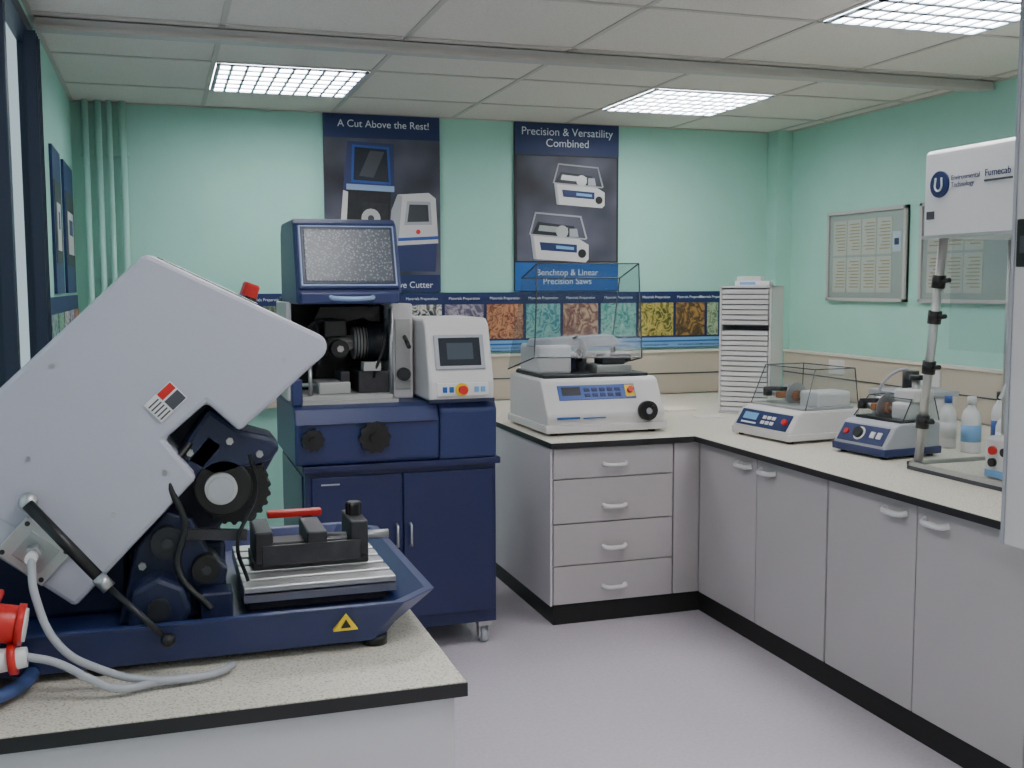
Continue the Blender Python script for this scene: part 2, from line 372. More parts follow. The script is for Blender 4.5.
for i,y in enumerate((4.356,4.152,3.275,3.055,2.2,1.95)): dhandle(g,"door_handle_%d"%(i+1),(2.55,y,.822),'Y',.12)
# ---------------------------------------------------------------- front bench
g=G("lab_bench",(.05,2.4,0))
box(g,"worktop",-.43,.535,1.92,3.02,.872,.898,'dkedge')
box(g,"worktop_surface",-.43,.533,1.923,3.02,.8975,.9,'speck')
box(g,"cabinet",-.43,.515,1.945,3.0,.08,.872,'panelw')
box(g,"plinth",-.41,.49,1.99,2.98,0.001,.08,'plinth')
boxes(g,"front_doors",[(-.42,.035,1.935,1.945,.09,.60),(.042,.508,1.935,1.945,.09,.60),(-.42,.508,1.935,1.945,.607,.868)],'panelw',.001)
# ---------------------------------------------------------------- big abrasive cutter
g=G("abrasive_cutting_machine",(.1,2.5,.9))
def octo(x0,x1,y0,y1,c,z):return [(x0,y0,z),(x1-c,y0,z),(x1,y0+c,z),(x1,y1-c,z),(x1-c,y1,z),(x0,y1,z)]
loft(g,"coolant_tray",[octo(-.38,.43,2.165,2.88,.03,.918),octo(-.38,.455,2.155,2.89,.04,.945),octo(-.40,.535,2.135,2.93,.08,.995),octo(-.40,.545,2.13,2.935,.085,1.003),octo(-.39,.525,2.15,2.915,.08,1.003),octo(-.37,.45,2.18,2.87,.04,.958)],'navy',.003)
for i,(x,y) in enumerate(((-.13,2.20),(.41,2.20),(.40,2.82),(-.13,2.82))): cyl(g,"foot_%d"%i,(x,y,.901),(x,y,.922),.026,'black')
prism(g,"warning_sign",[(.315,.953),(.365,.953),(.34,.990)],'Y',2.1385,2.15,'yellow').rotation_euler=(.12,0,0)
prism(g,"warning_sign_ink",[(.330,.960),(.350,.960),(.34,.977)],'Y',2.134,2.145,'black').rotation_euler=(.12,0,0)
box(g,"table_base",.16,.46,2.32,2.66,.958,1.0,'iron',.004)
boxes(g,"t_slot_table",[(.15,.475,2.285+i*.068,2.285+i*.068+.05,1.0,1.018) for i in range(6)],'alu',.002)
boxes(g,"t_slot_side",[(.15,.475,2.285,2.68,.985,1.006)],'steel')
# vise
box(g,"vise_base",.18,.44,2.42,2.56,1.018,1.04,'iron',.003)
box(g,"vise_fixed_jaw",.185,.225,2.41,2.57,1.035,1.105,'iron',.004)
box(g,"vise_slide",.225,.40,2.455,2.525,1.04,1.07,'iron',.003)
box(g,"vise_moving_jaw",.30,.345,2.41,2.57,1.04,1.10,'iron',.004)
box(g,"vise_end_block",.40,.44,2.42,2.56,1.03,1.115,'iron',.004)
cyl(g,"vise_screw",(.345,2.49,1.065),(.50,2.49,1.065),.011,'steel')
box(g,"vise_side_plate",.20,.42,2.405,2.415,1.03,1.075,'iron',.001)
box(g,"red_lever",.23,.36,2.60,2.625,1.095,1.112,'red',.004)
cyl(g,"lever_post",(.33,2.612,1.0),(.33,2.612,1.10),.012,'black')
knob(g,"clamp_knob",(.42,2.5,1.115),(.42,2.5,1.145),.018,'black',6)
cyl(g,"clamp_stud",(.42,2.5,1.10),(.42,2.5,1.12),.008,'steel')
# hood
HP=[(-.43,1.337),(-.294,1.459),(-.032,1.708),(-.022,1.714),(-.010,1.711),(.322,1.547),(.331,1.530),(.328,1.510),(.148,1.354),(.085,1.416),(.002,1.345),(.062,1.264),(-.177,1.018),(-.308,1.126),(-.43,1.22)]
prism(g,"hood",HP,'Y',2.25,2.86,'grey',.010)
def along(p,q,t,o):
    d=Vector((q[0]-p[0],q[1]-p[1]));n=Vector((-d.y,d.x)).normalized()
    if n.y<0:n=-n
    r=Vector(p)+d*t+n*o;return (r.x,r.y)
A,B=(-.012,1.712),(.322,1.547)
prism(g,"hood_window",[along(A,B,.05,-.005),along(A,B,.62,-.005),along(A,B,.62,.004),along(A,B,.05,.004)],'Y',2.30,2.80,'screen',.002)
prism(g,"hood_window_gasket",[along(A,B,.03,-.006),along(A,B,.65,-.006),along(A,B,.65,.0025),along(A,B,.03,.0025)],'Y',2.28,2.82,'black')
cyl(g,"red_knob_stem",(.19,2.5,1.60),(.2,2.5,1.64),.014,'black');knob(g,"red_release_knob",(.190,2.5,1.628),(.200,2.5,1.656),.019,'red',4,.15)
# hood seams + screws
def strip(g,name,p,q,w,y0,y1,mt):
    p=Vector(p);q=Vector(q);d=(q-p).normalized();n=Vector((-d.y,d.x))*w/2
    return prism(g,name,[tuple(p+n),tuple(q+n),tuple(q-n),tuple(p-n)],'Y',y0,y1,mt)
strip(g,"hood_seam",(-.40,1.275),(-.12,1.075),.0025,2.2485,2.251,'cable')
for i,(x,z) in enumerate(((-.20,1.50),(.10,1.60),(.24,1.50),(-.10,1.20),(.0,1.28),(-.25,1.32))): cyl(g,"hood_screw_%d"%i,(x,2.2465,z),(x,2.252,z),.0045,'steel',n=12)
e=G("safety_label",(.006,2.247,1.422),(0,radians(-43),0),parent=g,world=True);e.sub=Vector((0,0,0))
box(e,"label_sheet",-.035,.035,-.001,.001,-.024,.024,'white')
box(e,"label_dark",-.002,.033,-.0018,-.0009,-.022,.002,'text');box(e,"label_red",-.002,.033,-.0018,-.0009,.006,.022,'red')
boxes(e,"label_lines",[(-.032,-.006,-.0018,-.0009,-.02+i*.008,-.017+i*.008) for i in range(5)],'text')
# arm & drive
AP=[(.0,1.33),(.085,1.41),(.15,1.345),(.235,1.318),(.245,1.295),(.225,1.26),(.19,1.20),(.15,1.165),(.10,1.11),(.03,1.06),(-.03,1.02),(-.17,1.02),(-.03,1.20)]
prism(g,"cutting_arm",AP,'Y',2.42,2.54,'navyd',.01)
prism(g,"wheel_guard",[(.02,1.30),(.09,1.40),(.15,1.352),(.215,1.335),(.235,1.31),(.215,1.285),(.10,1.25)],'Y',2.30,2.37,'navyd',.01)
def gear(g,name,c,r,y0,y1,n,mt,h=.006):
    pts=[]
    for i in range(n*4):
        t=2*pi*i/(n*4);rr=r+(h if i%4 in(1,2) else 0);pts.append((c[0]+rr*cos(t),c[1]+rr*sin(t)))
    return prism(g,name,pts,'Y',y0,y1,mt)
gear(g,"ribbed_motor_housing",(.14,1.220),.070,2.335,2.62,22,'black')
cyl(g,"motor_flange",(.115,2.30,1.232),(.115,2.335,1.232),.060,'black',n=32,b=.004)
cyl(g,"spindle_cap",(.11,2.285,1.232),(.11,2.31,1.232),.033,'alu',n=32)
cyl(g,"spindle_rim",(.11,2.28,1.232),(.11,2.286,1.232),.026,'cable',n=32)
prism(g,"pivot_bracket",[(-.10,.96),(.10,.96),(.12,1.06),(.08,1.10),(.05,1.17),(.0,1.19),(-.06,1.12)],'Y',2.30,2.36,'navyd',.006)
cyl(g,"pivot_bearing",(.0,2.27,1.13),(.0,2.37,1.13),.032,'dark');cyl(g,"pivot_bolt",(.0,2.262,1.13),(.0,2.272,1.13),.012,'iron',n=6)
cyl(g,"lower_bearing",(.075,2.26,1.07),(.075,2.36,1.07),.028,'black');cyl(g,"lower_bolt",(.075,2.252,1.07),(.075,2.262,1.07),.010,'iron',n=6)
box(g,"support_column",-.06,.12,2.38,2.62,.958,1.10,'navyd',.01)
prism(g,"pump_housing",[(-.08,.97),(.03,.97),(.045,1.0),(.03,1.05),(-.02,1.075),(-.07,1.05)],'Y',2.22,2.30,'navyd',.012)
cyl(g,"pump_cap",(-.02,2.205,1.01),(-.02,2.222,1.01),.022,'dark');box(g,"junction_block",.06,.125,2.23,2.30,.965,1.03,'navyd',.006)
strip(g,"link_arm",(-.02,1.19),(.10,1.33),.03,2.30,2.315,'navyd');strip(g,"link_arm_2",(.04,1.14),(.16,1.13),.022,2.29,2.305,'iron')
for i,(x,z) in enumerate(((.05,1.31),(.19,1.30),(.13,1.33),(-.05,1.08))): cyl(g,"cap_screw_%d"%i,(x,2.29,z),(x,2.31,z),.008,'steel',n=6)
tube(g,"coolant_hose",[(.05,2.29,1.33),(.01,2.26,1.27),(.035,2.25,1.17),(.02,2.24,1.08),(.08,2.22,1.0)],.007,'black')
tube(g,"coolant_hose_2",[(.17,2.3,1.30),(.185,2.30,1.22),(.14,2.28,1.12),(.16,2.3,1.03)],.004,'black')
sph(g,"arm_cap_1",(.205,2.38,1.30),.018,'navyd');cyl(g,"arm_bolt_1",(.17,2.33,1.165),(.17,2.42,1.165),.014,'dark')
box(g,"rear_mount",-.38,-.08,2.40,2.82,.958,1.10,'navyd',.01)
# gas strut
sph(g,"strut_ball_joint",(-.25,2.225,1.240),.019,'alu');cyl(g,"strut_mount",(-.25,2.22,1.24),(-.25,2.26,1.24),.01,'steel')
cyl(g,"strut_body",(-.25,2.205,1.240),(-.115,2.165,1.083),.0115,'black')
cyl(g,"strut_collar",(-.128,2.169,1.098),(-.108,2.163,1.075),.014,'steel')
cyl(g,"strut_rod",(-.115,2.165,1.083),(-.006,2.12,.978),.0065,'dark')
sph(g,"strut_end",(-.004,2.118,.976),.014,'black');cyl(g,"strut_pin",(-.004,2.118,.976),(-.004,2.16,.976),.007,'steel')
# service plate + gland
pp=G("service_plate",(-.245,2.243,1.14),(0,radians(42),0),parent=g);pp.sub=Vector((0,0,0))
box(pp,"plate",-.055,.055,-.006,.006,-.045,.045,'alu',.002)
box(pp,"inner_plate",-.03,.035,-.009,-.004,-.028,.03,'steel',.001)
cyl(pp,"gland",(0,-.045,0),(0,-.006,0),.017,'steel',n=6);cyl(pp,"gland_nose",(0,-.07,0),(0,-.045,0),.011,'white')
for i,(x,z) in enumerate(((-.045,-.035),(.045,-.035),(.045,.035),(-.045,.035))): cyl(pp,"screw_%d"%i,(x,-.009,z),(x,-.004,z),.005,'dark',n=8)
tube(g,"supply_cable",[(-.245,2.18,1.14),(-.235,2.13,1.08),(-.19,2.09,.99),(-.12,2.09,.94),(-.05,2.07,.921),(.03,2.07,.914),(.09,2.09,.914),(.115,2.12,.914)],.0075,'cable')
# industrial plug
g=G("industrial_plug",(-.28,2.08,1.04))
cyl(g,"socket_shell",(-.34,2.08,1.06),(-.262,2.08,1.045),.036,'red',.034,b=.003);cyl(g,"collar",(-.262,2.08,1.045),(-.25,2.08,1.043),.038,'red')
cyl(g,"socket_face",(-.262,2.08,1.045),(-.246,2.08,1.0425),.03,'white')
cyl(g,"plug_shell",(-.34,2.06,.985),(-.245,2.06,.99),.025,'white',.018);cyl(g,"plug_ring",(-.275,2.06,.988),(-.262,2.06,.989),.028,'red')
box(g,"lid",-.335,-.285,2.04,2.12,1.090,1.103,'red',.004)
box(g,"housing",-.42,-.30,2.03,2.13,.91,1.03,'red',.01)
tube(g,"plug_cable",[(-.245,2.06,.99),(-.20,2.06,.975),(-.14,2.05,.94),(-.10,2.045,.920),(-.02,2.07,.914),(.03,2.08,.914)],.0075,'cable')
tube(g,"corrugated_hose",[(-.42,2.0,.925),(-.36,2.02,.925),(-.30,2.05,.925),(-.26,2.11,.925),(-.25,2.16,.925)],.014,'bluehose')
# ---------------------------------------------------------------- navy cabinet
g=G("mobile_machine_cabinet",(1.0,5.1,0))
box(g,"body",.575,1.435,4.65,5.55,.11,.855,'navyc',.004)
box(g,"top_flange",.56,1.45,4.62,5.57,.848,.878,'navyc',.006)
box(g,"door_left",.60,.995,4.632,4.65,.17,.825,'navyc',.004)
box(g,"door_right",1.003,1.42,4.632,4.65,.17,.825,'navyc',.004)
boxes(g,"side_panel",[(.568,.576,4.72,5.50,.17,.82)],'navyc',.002)
for i,x in enumerate((.968,1.03)): tube(g,"door_handle_%d"%i,[(x,4.632,.50),(x,4.60,.505),(x,4.60,.595),(x,4.632,.60)],.006,'steel',False)
box(g,"badge",.64,.72,4.628,4.633,.79,.796,'cable')
for i,(x,y) in enumerate(((.63,4.70),(1.385,4.70),(.63,5.48),(1.385,5.48))):
    cyl(g,"castor_wheel_%d"%i,(x-.014,y,.034),(x+.014,y,.034),.034,'cable');cyl(g,"castor_hub_%d"%i,(x-.018,y,.034),(x+.018,y,.034),.016,'alu')
    boxes(g,"castor_fork_%d"%i,[(x-.024,x-.019,y-.02,y+.02,.03,.09),(x+.019,x+.024,y-.02,y+.02,.03,.09),(x-.03,x+.03,y-.03,y+.03,.085,.112)],'alu')
# ---------------------------------------------------------------- mid cutter
g=G("benchtop_abrasive_cutter",(1.0,4.9,.88))
prism(g,"base",[(4.63,.88),(4.61,.90),(4.60,1.06),(4.63,1.125),(4.70,1.135),(5.35,1.135),(5.35,.88)],'X',.53,1.16,'navy',.008)
prism(g,"base_right",[(4.62,.88),(4.61,1.10),(4.64,1.14),(5.35,1.14),(5.35,.88)],'X',1.165,1.43,'navy',.01)
box(g,"base_seam_strip",.55,1.14,4.594,4.61,1.055,1.062,'navyd')
for nm,x,z,r in(("left_crank",.60,1.0,.046),("table_crank",.865,1.0,.066)):
    cyl(g,nm+"_boss",(x,4.585,z),(x,4.61,z),r*.8,'navyd');knob(g,nm,(x,4.555,z),(x,4.59,z),r,'black',10);cyl(g,nm+"_hub",(x,4.54,z),(x,4.56,z),r*.35,'black')
box(g,"chamber_floor",.55,1.0,4.70,5.2,1.135,1.15,'cast')
boxes(g,"table_slots",[(.58,.98,4.72+i*.06,4.76+i*.06,1.15,1.17) for i in range(6)],'cast',.002)
box(g,"chamber_back",.55,1.13,5.2,5.32,1.135,1.60,'dark',.006)
box(g,"left_wall",.535,.56,4.90,5.30,1.135,1.58,'offw',.006)
box(g,"left_post",.53,.575,4.68,4.74,1.135,1.25,'navy',.006)
box(g,"right_column",1.0,1.10,4.84,5.32,1.135,1.57,'offw',.01)
box(g,"right_column_face",1.015,1.085,4.832,4.842,1.18,1.5,'cast',.003)
cyl(g,"motor",(.90,4.95,1.39),(.99,4.95,1.39),.085,'dark');cyl(g,"motor_shell",(.84,4.95,1.39),(.90,4.95,1.39),.075,'cast')
cyl(g,"spindle",(.70,4.95,1.39),(.84,4.95,1.39),.035,'cast');cyl(g,"arbor_flange",(.69,4.95,1.39),(.72,4.95,1.39),.055,'iron')
for i in range(4): cyl(g,"motor_fin_%d"%i,(.848+i*.014,4.95,1.39),(.853+i*.014,4.95,1.39),.08,'iron')
prism(g,"wheel_guard",[(.66,1.30),(.70,1.28),(.74,1.46),(.90,1.50),(.93,1.48),(.98,1.48),(.98,1.56),(.70,1.56),(.64,1.44)],'Y',4.98,5.06,'black',.006)
box(g,"guard_flap",.70,.80,4.86,4.90,1.42,1.50,'black',.008);cyl(g,"chuck",(.765,4.83,1.37),(.765,4.93,1.37),.04,'black');cyl(g,"chuck_nut",(.765,4.82,1.37),(.765,4.83,1.37),.016,'steel',n=6)
cyl(g,"cutting_wheel",(.67,4.97,1.37),(.675,4.97,1.37),.13,'iron',n=40)
box(g,"feed_slide",.84,.98,4.80,5.1,1.17,1.27,'iron',.006);box(g,"clamp_vise",.66,.80,4.78,5.0,1.17,1.225,'cast',.005)
box(g,"clamp_vise_jaw",.76,.80,4.80,4.98,1.225,1.27,'iron',.003);box(g,"slide_block",.86,.94,4.78,4.86,1.27,1.31,'cast',.004)
cyl(g,"vise_handle",(.62,4.76,1.17),(.62,4.76,1.30),.009,'steel');cyl(g,"vise_screw",(.58,4.86,1.21),(.68,4.86,1.21),.01,'steel')
tube(g,"coolant_line",[(.60,5.1,1.16),(.60,5.0,1.35),(.66,4.95,1.48),(.75,4.9,1.50)],.009,'black')
tube(g,"coolant_line_2",[(.92,4.88,1.16),(.91,4.8,1.25),(.95,4.78,1.38),(.97,4.85,1.5)],.007,'black')
cyl(g,"guide_rod",(.985,4.78,1.15),(.985,4.78,1.55),.01,'steel')
cyl(g,"drive_pulley",(1.05,4.80,1.25),(1.05,4.833,1.25),.03,'dark');cyl(g,"column_lever",(1.05,4.79,1.42),(1.05,4.70,1.38),.01,'black')
# hood
HQ=[(4.615,1.575),(4.60,1.62),(4.70,1.915),(4.74,1.94),(5.15,1.94),(5.20,1.90),(5.20,1.57)]
prism(g,"hood",HQ,'X',.55,1.0,'navy',.012)
w=G("hood_window_assembly",(.775,4.648,1.775),(radians(-18.7),0,0),parent=g);w.sub=Vector((0,0,0))
box(w,"bezel",-.218,.218,-.012,.012,-.147,.147,'navy',.01)
box(w,"bezel_light_edge",-.205,.205,-.015,-.008,-.135,.138,'bezel',.004)
box(w,"bezel_inner",-.199,.199,-.017,-.008,-.129,.132,'navyd',.004)
box(w,"dotted_window",-.187,.187,-.02,-.01,-.117,.12,'mesh',.004)
tube(g,"hood_handle",[(.69,4.60,1.605),(.70,4.56,1.60),(.86,4.56,1.60),(.87,4.60,1.605)],.010,'bezel')
box(g,"hood_lip",.565,.985,4.585,4.62,1.575,1.625,'navy',.008)
# control panel
prism(g,"control_cabinet",[(4.60,1.14),(4.60,1.225),(4.68,1.48),(4.72,1.505),(5.15,1.505),(5.15,1.14)],'X',1.115,1.415,'offw',.014)
c=G("control_face",(1.265,4.638,1.35),(radians(-17.4),0,0),parent=g);c.sub=Vector((0,0,0))
box(c,"screen_bezel",-.115,.115,-.008,.01,-.075,.085,'cable',.005);box(c,"screen",-.095,.095,-.011,0,-.058,.07,'screen',.002)
box(c,"screen_content",-.06,.06,-.0125,-.01,-.03,.045,mat("lcd_lit",(70,80,88),.2))
box(g,"button_strip",1.15,1.385,4.592,4.602,1.165,1.222,'white',.002)
for i,x in enumerate((1.175,1.205,1.32,1.35)): box(g,"button_%d"%i,x,x+.02,4.586,4.594,1.18,1.205,'blueprint' if i<2 else 'lblue',.002)
cyl(g,"estop_plate",(1.262,4.585,1.192),(1.262,4.595,1.192),.03,'yellow');cyl(g,"estop_button",(1.262,4.56,1.192),(1.262,4.587,1.192),.02,'red',.017)
box(g,"panel_foot_stripe",1.115,1.415,4.597,4.61,1.135,1.15,'navyd')
# ---------------------------------------------------------------- precision saw
g=G("linear_precision_saw",(2.13,5.3,.9))
prism(g,"base",[(5.0,.925),(4.99,1.0),(5.02,1.05),(5.09,1.165),(5.12,1.178),(5.58,1.178),(5.60,1.16),(5.60,.925)],'X',1.81,2.455,'offw',.012)
box(g,"base_skirt",1.80,2.465,4.985,5.61,.915,.955,'offw',.006)
for i,(x,y) in enumerate(((1.86,5.04),(2.40,5.04),(1.86,5.55),(2.40,5.55))): cyl(g,"foot_%d"%i,(x,y,.902),(x,y,.918),.02,'black')
c=G("control_face",(2.10,5.055,1.108),(radians(-31),0,0),parent=g);c.sub=Vector((0,0,0))
box(c,"keypad",-.21,.21,-.004,.004,-.04,.042,'bluepanel',.002)
box(c,"lcd",-.19,-.09,-.007,0,-.015,.03,'screen')
boxes(c,"keys",[(-.07+i*.042,-.04+i*.042,-.007,0,-.025+j*.03,-.007+j*.03) for i in range(5) for j in range(2)],'navyprint',.001)
box(c,"estop_field",.155,.205,-.006,0,-.03,.035,'yellow');cyl(c,"estop",(.18,-.025,.003),(.18,-.004,.003),.016,'red')
cyl(g,"handwheel",(2.345,4.955,1.015),(2.345,4.985,1.015),.05,'black',n=32);cyl(g,"handwheel_shaft",(2.345,4.98,1.015),(2.345,5.03,1.015),.03,'cable');cyl(g,"handwheel_crank",(2.365,4.93,1.03),(2.365,4.957,1.03),.011,'black')
cyl(g,"handwheel_hub",(2.345,4.948,1.015),(2.345,4.957,1.015),.016,'cable')
boxes(g,"logo_strip",[(1.86,1.98,4.981,4.99,.985,.995),(2.00,2.12,4.981,4.99,.985,.990)],'blueprint')
box(g,"chamber_tray",1.84,2.42,5.13,5.58,1.178,1.195,'dark',.004)
box(g,"drive_housing",1.85,2.04,5.25,5.54,1.19,1.34,'offw',.015)
prism(g,"drive_arm",[(1.84,1.33),(1.86,1.37),(2.30,1.385),(2.34,1.34),(2.30,1.325),(1.95,1.315)],'Y',5.30,5.42,'cable',.008)
cyl(g,"saw_blade",(2.10,5.28,1.285),(2.104,5.28,1.285),.085,'steel',n=40);cyl(g,"blade_flange",(2.085,5.28,1.285),(2.12,5.28,1.285),.035,'dark')
cyl(g,"blade_shaft",(2.0,5.28,1.285),(2.18,5.28,1.285),.012,'steel')
box(g,"sample_table",2.16,2.36,5.20,5.45,1.19,1.235,'cast',.005);box(g,"specimen_vise",2.20,2.33,5.22,5.34,1.235,1.29,'iron',.006)
cyl(g,"specimen_knob",(2.33,5.28,1.265),(2.38,5.28,1.265),.022,'black');cyl(g,"post",(2.32,5.36,1.23),(2.32,5.36,1.36),.014,'black')
box(g,"coolant_block",2.05,2.15,5.40,5.5,1.19,1.27,'navyd',.005);tube(g,"coolant_tube",[(2.06,5.4,1.27),(2.06,5.33,1.36),(2.08,5.28,1.38)],.008,'black')
# clear hood, lifted on its rear hinge
hb=[(1.78,5.10,1.29),(2.37,5.10,1.275),(2.385,5.56,1.20),(1.79,5.56,1.20)]
ht=[(1.875,5.32,1.765),(2.45,5.32,1.765),(2.48,5.64,1.69),(1.895,5.64,1.69)]
def panel(g,name,q,mt,t=.003):
    q=[Vector(v) for v in q]
    return mesh(g,name,q,[tuple(range(len(q)))],mt)
panel(g,"hood_front",[hb[0],hb[1],ht[1],ht[0]],'smoke');panel(g,"hood_right",[hb[1],hb[2],ht[2],ht[1]],'smoke');panel(g,"hood_left",[hb[0],hb[3],ht[3],ht[0]],'smoke')
panel(g,"hood_top",[ht[0],ht[1],ht[2],ht[3]],'smoke');panel(g,"hood_back",[hb[3],hb[2],ht[2],ht[3]],'smoke')
for i,(a,b_) in enumerate(((hb[0],hb[1]),(hb[0],ht[0]),(hb[1],ht[1]),(ht[0],ht[1]),(ht[1],ht[2]),(ht[0],ht[3]),(hb[1],hb[2]),(hb[2],ht[2]),(hb[0],hb[3]),(ht[2],ht[3]))): tube(g,"hood_edge_%d"%i,[a,b_],.0035,'edge',False)
cyl(g,"hood_hinge",(1.85,5.57,1.195),(2.35,5.57,1.195),.012,'steel')
# ---------------------------------------------------------------- drawer rack
g=G("specimen_drawer_rack",(3.095,5.60,.902),(0,0,radians(-45)),world=False)
boxes(g,"case",[(0,.012,0,.30,0,.74),(.288,.30,0,.30,0,.74),(.0,.30,.288,.30,0,.74),(0,.30,0,.30,.73,.74),(0,.30,0,.30,0,.012)],'handle')
for i in range(24):
    z=.016+i*.0296
    if i in(16,): continue
    boxes(g,"drawer_%d"%(i+1),[(.016,.284,-.008,.02,z,z+.023),(.018,.282,.02,.28,z,z+.004)],'white',.0015)
boxes(g,"dividers",[(.012,.288,.03,.288,.016+i*.0296+.0240,.016+i*.0296+.0258) for i in range(24)],'cable')
box(g,"dark_interior",.012,.288,.27,.288,.012,.73,'cable')
g=G("cardboard_box",(3.175,5.58,1.642),(0,0,radians(-40)),world=False)
box(g,"carton",0,.2,.02,.18,0,.03,'white',.003);box(g,"carton_upper",.01,.15,.03,.16,.03,.055,'offw',.003);box(g,"blue_label",.03,.12,.017,.02,.008,.024,'lblue')
# ---------------------------------------------------------------- small saws
def smallsaw(name,loc,rz,variant):
    g=G(name,loc,(0,0,rz),world=False)   # local: front faces -Y, X to the right
    W,D=(.44,.42) if variant==0 else (.32,.31)
    bm_='offw' if variant==0 else 'cable'
    prism(g,"base",[(0,.02),(-.005,.05),(.05,.135),(.08,.15),(D,.15),(D,.02)],'X',0,W,bm_,.01)
    box(g,"skirt",-.006,W+.006,-.008,D+.005,.012,.045,'offw' if variant==0 else 'navy',.005)
    for i,(x,y) in enumerate(((.03,.03),(W-.03,.03),(.03,D-.03),(W-.03,D-.03))): cyl(g,"foot_%d"%i,(x,y,0),(x,y,.014),.015,'black')
    c=G("control_face",(W*.5,.022,.093),(radians(-33),0,0),parent=g,world=False)
    box(c,"panel",-W*.44,W*.44,-.004,.004,-.043,.043,'navyprint' if variant==0 else 'navy',.002)
    if variant==0:
        box(c,"readout",-W*.36,-W*.12,-.007,0,-.01,.026,'lblue')
        boxes(c,"keys",[(-.01+i*.035,.015+i*.035,-.007,0,-.025+j*.028,-.008+j*.028) for i in range(3) for j in range(2)],'white',.001)
        boxes(c,"caption",[(-W*.36,-W*.1,-.006,0,-.032,-.024)],'textw')
        cyl(c,"estop",(W*.38,-.02,0),(W*.38,0,0),.014,'red')
    else:
        cyl(c,"dial",(-.02,-.022,.0),(-.02,0,.0),.024,'black');cyl(c,"dial_ring",(-.02,-.006,0),(-.02,0,0),.032,'white')
        boxes(c,"switches",[(.05,.075,-.01,0,-.015,.015),(.09,.115,-.01,0,-.015,.015)],'white',.002)
        cyl(c,"red_switch",(-.10,-.012,0),(-.10,0,0),.013,'red')
    # mechanism
    box(g,"tray",.02,W-.02,.10,D-.02,.15,.162,'dark' if variant else 'cast',.003)
    cyl(g,"blade",(W*.45,D*.55,.20),(W*.45+.003,D*.55,.20),.065,'steel',n=36);cyl(g,"flange",(W*.45-.012,D*.55,.20),(W*.45+.015,D*.55,.20),.026,'brown')
    box(g,"motor_cover",W*.62,W-.03,D*.45,D-.03,.155,.235,'offw',.012)
    cyl(g,"spindle",(W*.4,D*.55,.20),(W*.7,D*.55,.20),.01,'steel')
    prism(g,"sample_arm",[(W*.1,.215),(W*.1,.235),(W*.42,.245),(W*.42,.225)],'Y',D*.35,D*.45,'iron',.004)
    box(g,"specimen_mount",W*.36,W*.44,D*.32,D*.45,.19,.222,'brown',.004)
    cyl(g,"arm_weight",(W*.12,D*.4,.19),(W*.12,D*.4,.225),.022,'black');cyl(g,"arm_post",(W*.22,D*.6,.16),(W*.22,D*.6,.245),.012,'steel')
    cyl(g,"micrometer",(W*.05,D*.5,.20),(W*.22,D*.5,.20),.014,'alu')
    # clear cover
    hz=.345 if variant==0 else .25
    b0=[(.01,.10,.155),(W-.01,.10,.155),(W-.01,D,.155),(.01,D,.155)]
    t0=[(.03,.17,hz),(W-.03,.17,hz),(W-.03,D-.01,hz),(.03,D-.01,hz)]
    for nm,q in (("front",(0,1)),("right",(1,2)),("back",(2,3)),("left",(3,0))):
        panel(g,"cover_"+nm,[b0[q[0]],b0[q[1]],t0[q[1]],t0[q[0]]],'clear')
        tube(g,"cover_edge_"+nm,[b0[q[0]],t0[q[0]]],.0025,'edge',False);tube(g,"cover_rim_"+nm,[t0[q[0]],t0[q[1]]],.0025,'edge',False)
    panel(g,"cover_top",t0,'clear')
    return g
smallsaw("benchtop_precision_saw",(2.74,4.80,.902),radians(-84),0)
g=smallsaw("low_speed_saw",(2.885,4.15,.902),radians(-84),1)
box(g,"raised_motor",.18,.30,.17,.29,.235,.29,'offw',.01)
cyl(g,"cutting_head_post",(.24,.24,.15),(.24,.24,.33),.018,'alu');cyl(g,"cutting_head_knob",(.24,.24,.33),(.24,.24,.35),.028,'black')
# ---------------------------------------------------------------- fume cabinet
g=G("fume_extraction_cabinet",(3.0,3.3,.9))
prism(g,"header",[(2.865,1.826),(2.86,1.84),(2.86,2.15),(2.875,2.165),(3.30,2.165),(3.30,1.826)],'Y',2.66,3.56,'white',.006)
box(g,"header_trim",2.852,2.862,2.66,3.56,1.825,1.838,'alu')
cyl(g,"logo_disc",(2.852,3.47,2.03),(2.862,3.47,2.03),.05,'navyprint',n=32);tube(g,"logo_mark",[(2.851,3.455,2.055),(2.851,3.46,2.01),(2.851,3.485,2.01),(2.851,3.488,2.055)],.004,'textw')
text(g,"logo_text","Environmental\nTechnology",(2.857,3.41,2.035),.026,'navyprint','-X','LEFT');text(g,"brand_text","Fumecab",(2.857,3.235,2.05),.036,'navyprint','-X','LEFT')
box(g,"brand_line",2.855,2.862,3.10,3.235,2.02,2.027,'text')
box(g,"header_label",2.855,2.862,3.50,3.54,1.90,1.93,'text')
box(g,"tray_lip",2.87,3.36,2.66,3.63,.9018,.918,'text',.003);box(g,"tray_surface",2.895,3.34,2.68,3.605,.918,.921,'speck')
boxes(g,"tray_rim",[(2.87,2.885,2.66,3.63,.918,.935),(2.87,3.36,3.615,3.63,.918,.935),(3.345,3.36,2.66,3.63,.918,.935)],'alu')
cyl(g,"front_post",(2.90,3.60,.92),(2.90,3.49,1.83),.017,'alu');
for i,z in enumerate((1.10,1.32,1.52,1.66)):
    y=3.60-.11*(z-.92)/.91
    cyl(g,"clamp_%d"%i,(2.90,y+.004,z-.025),(2.90,y-.002,z+.025),.026,'black');cyl(g,"clamp_screw_%d"%i,(2.90,y-.01,z),(2.90,y-.06,z+.005),.009,'black')
cyl(g,"back_post",(3.27,3.54,.92),(3.27,3.54,1.83),.012,'alu')
cyl(g,"back_post_2",(3.27,2.70,.92),(3.27,2.70,1.83),.012,'alu')
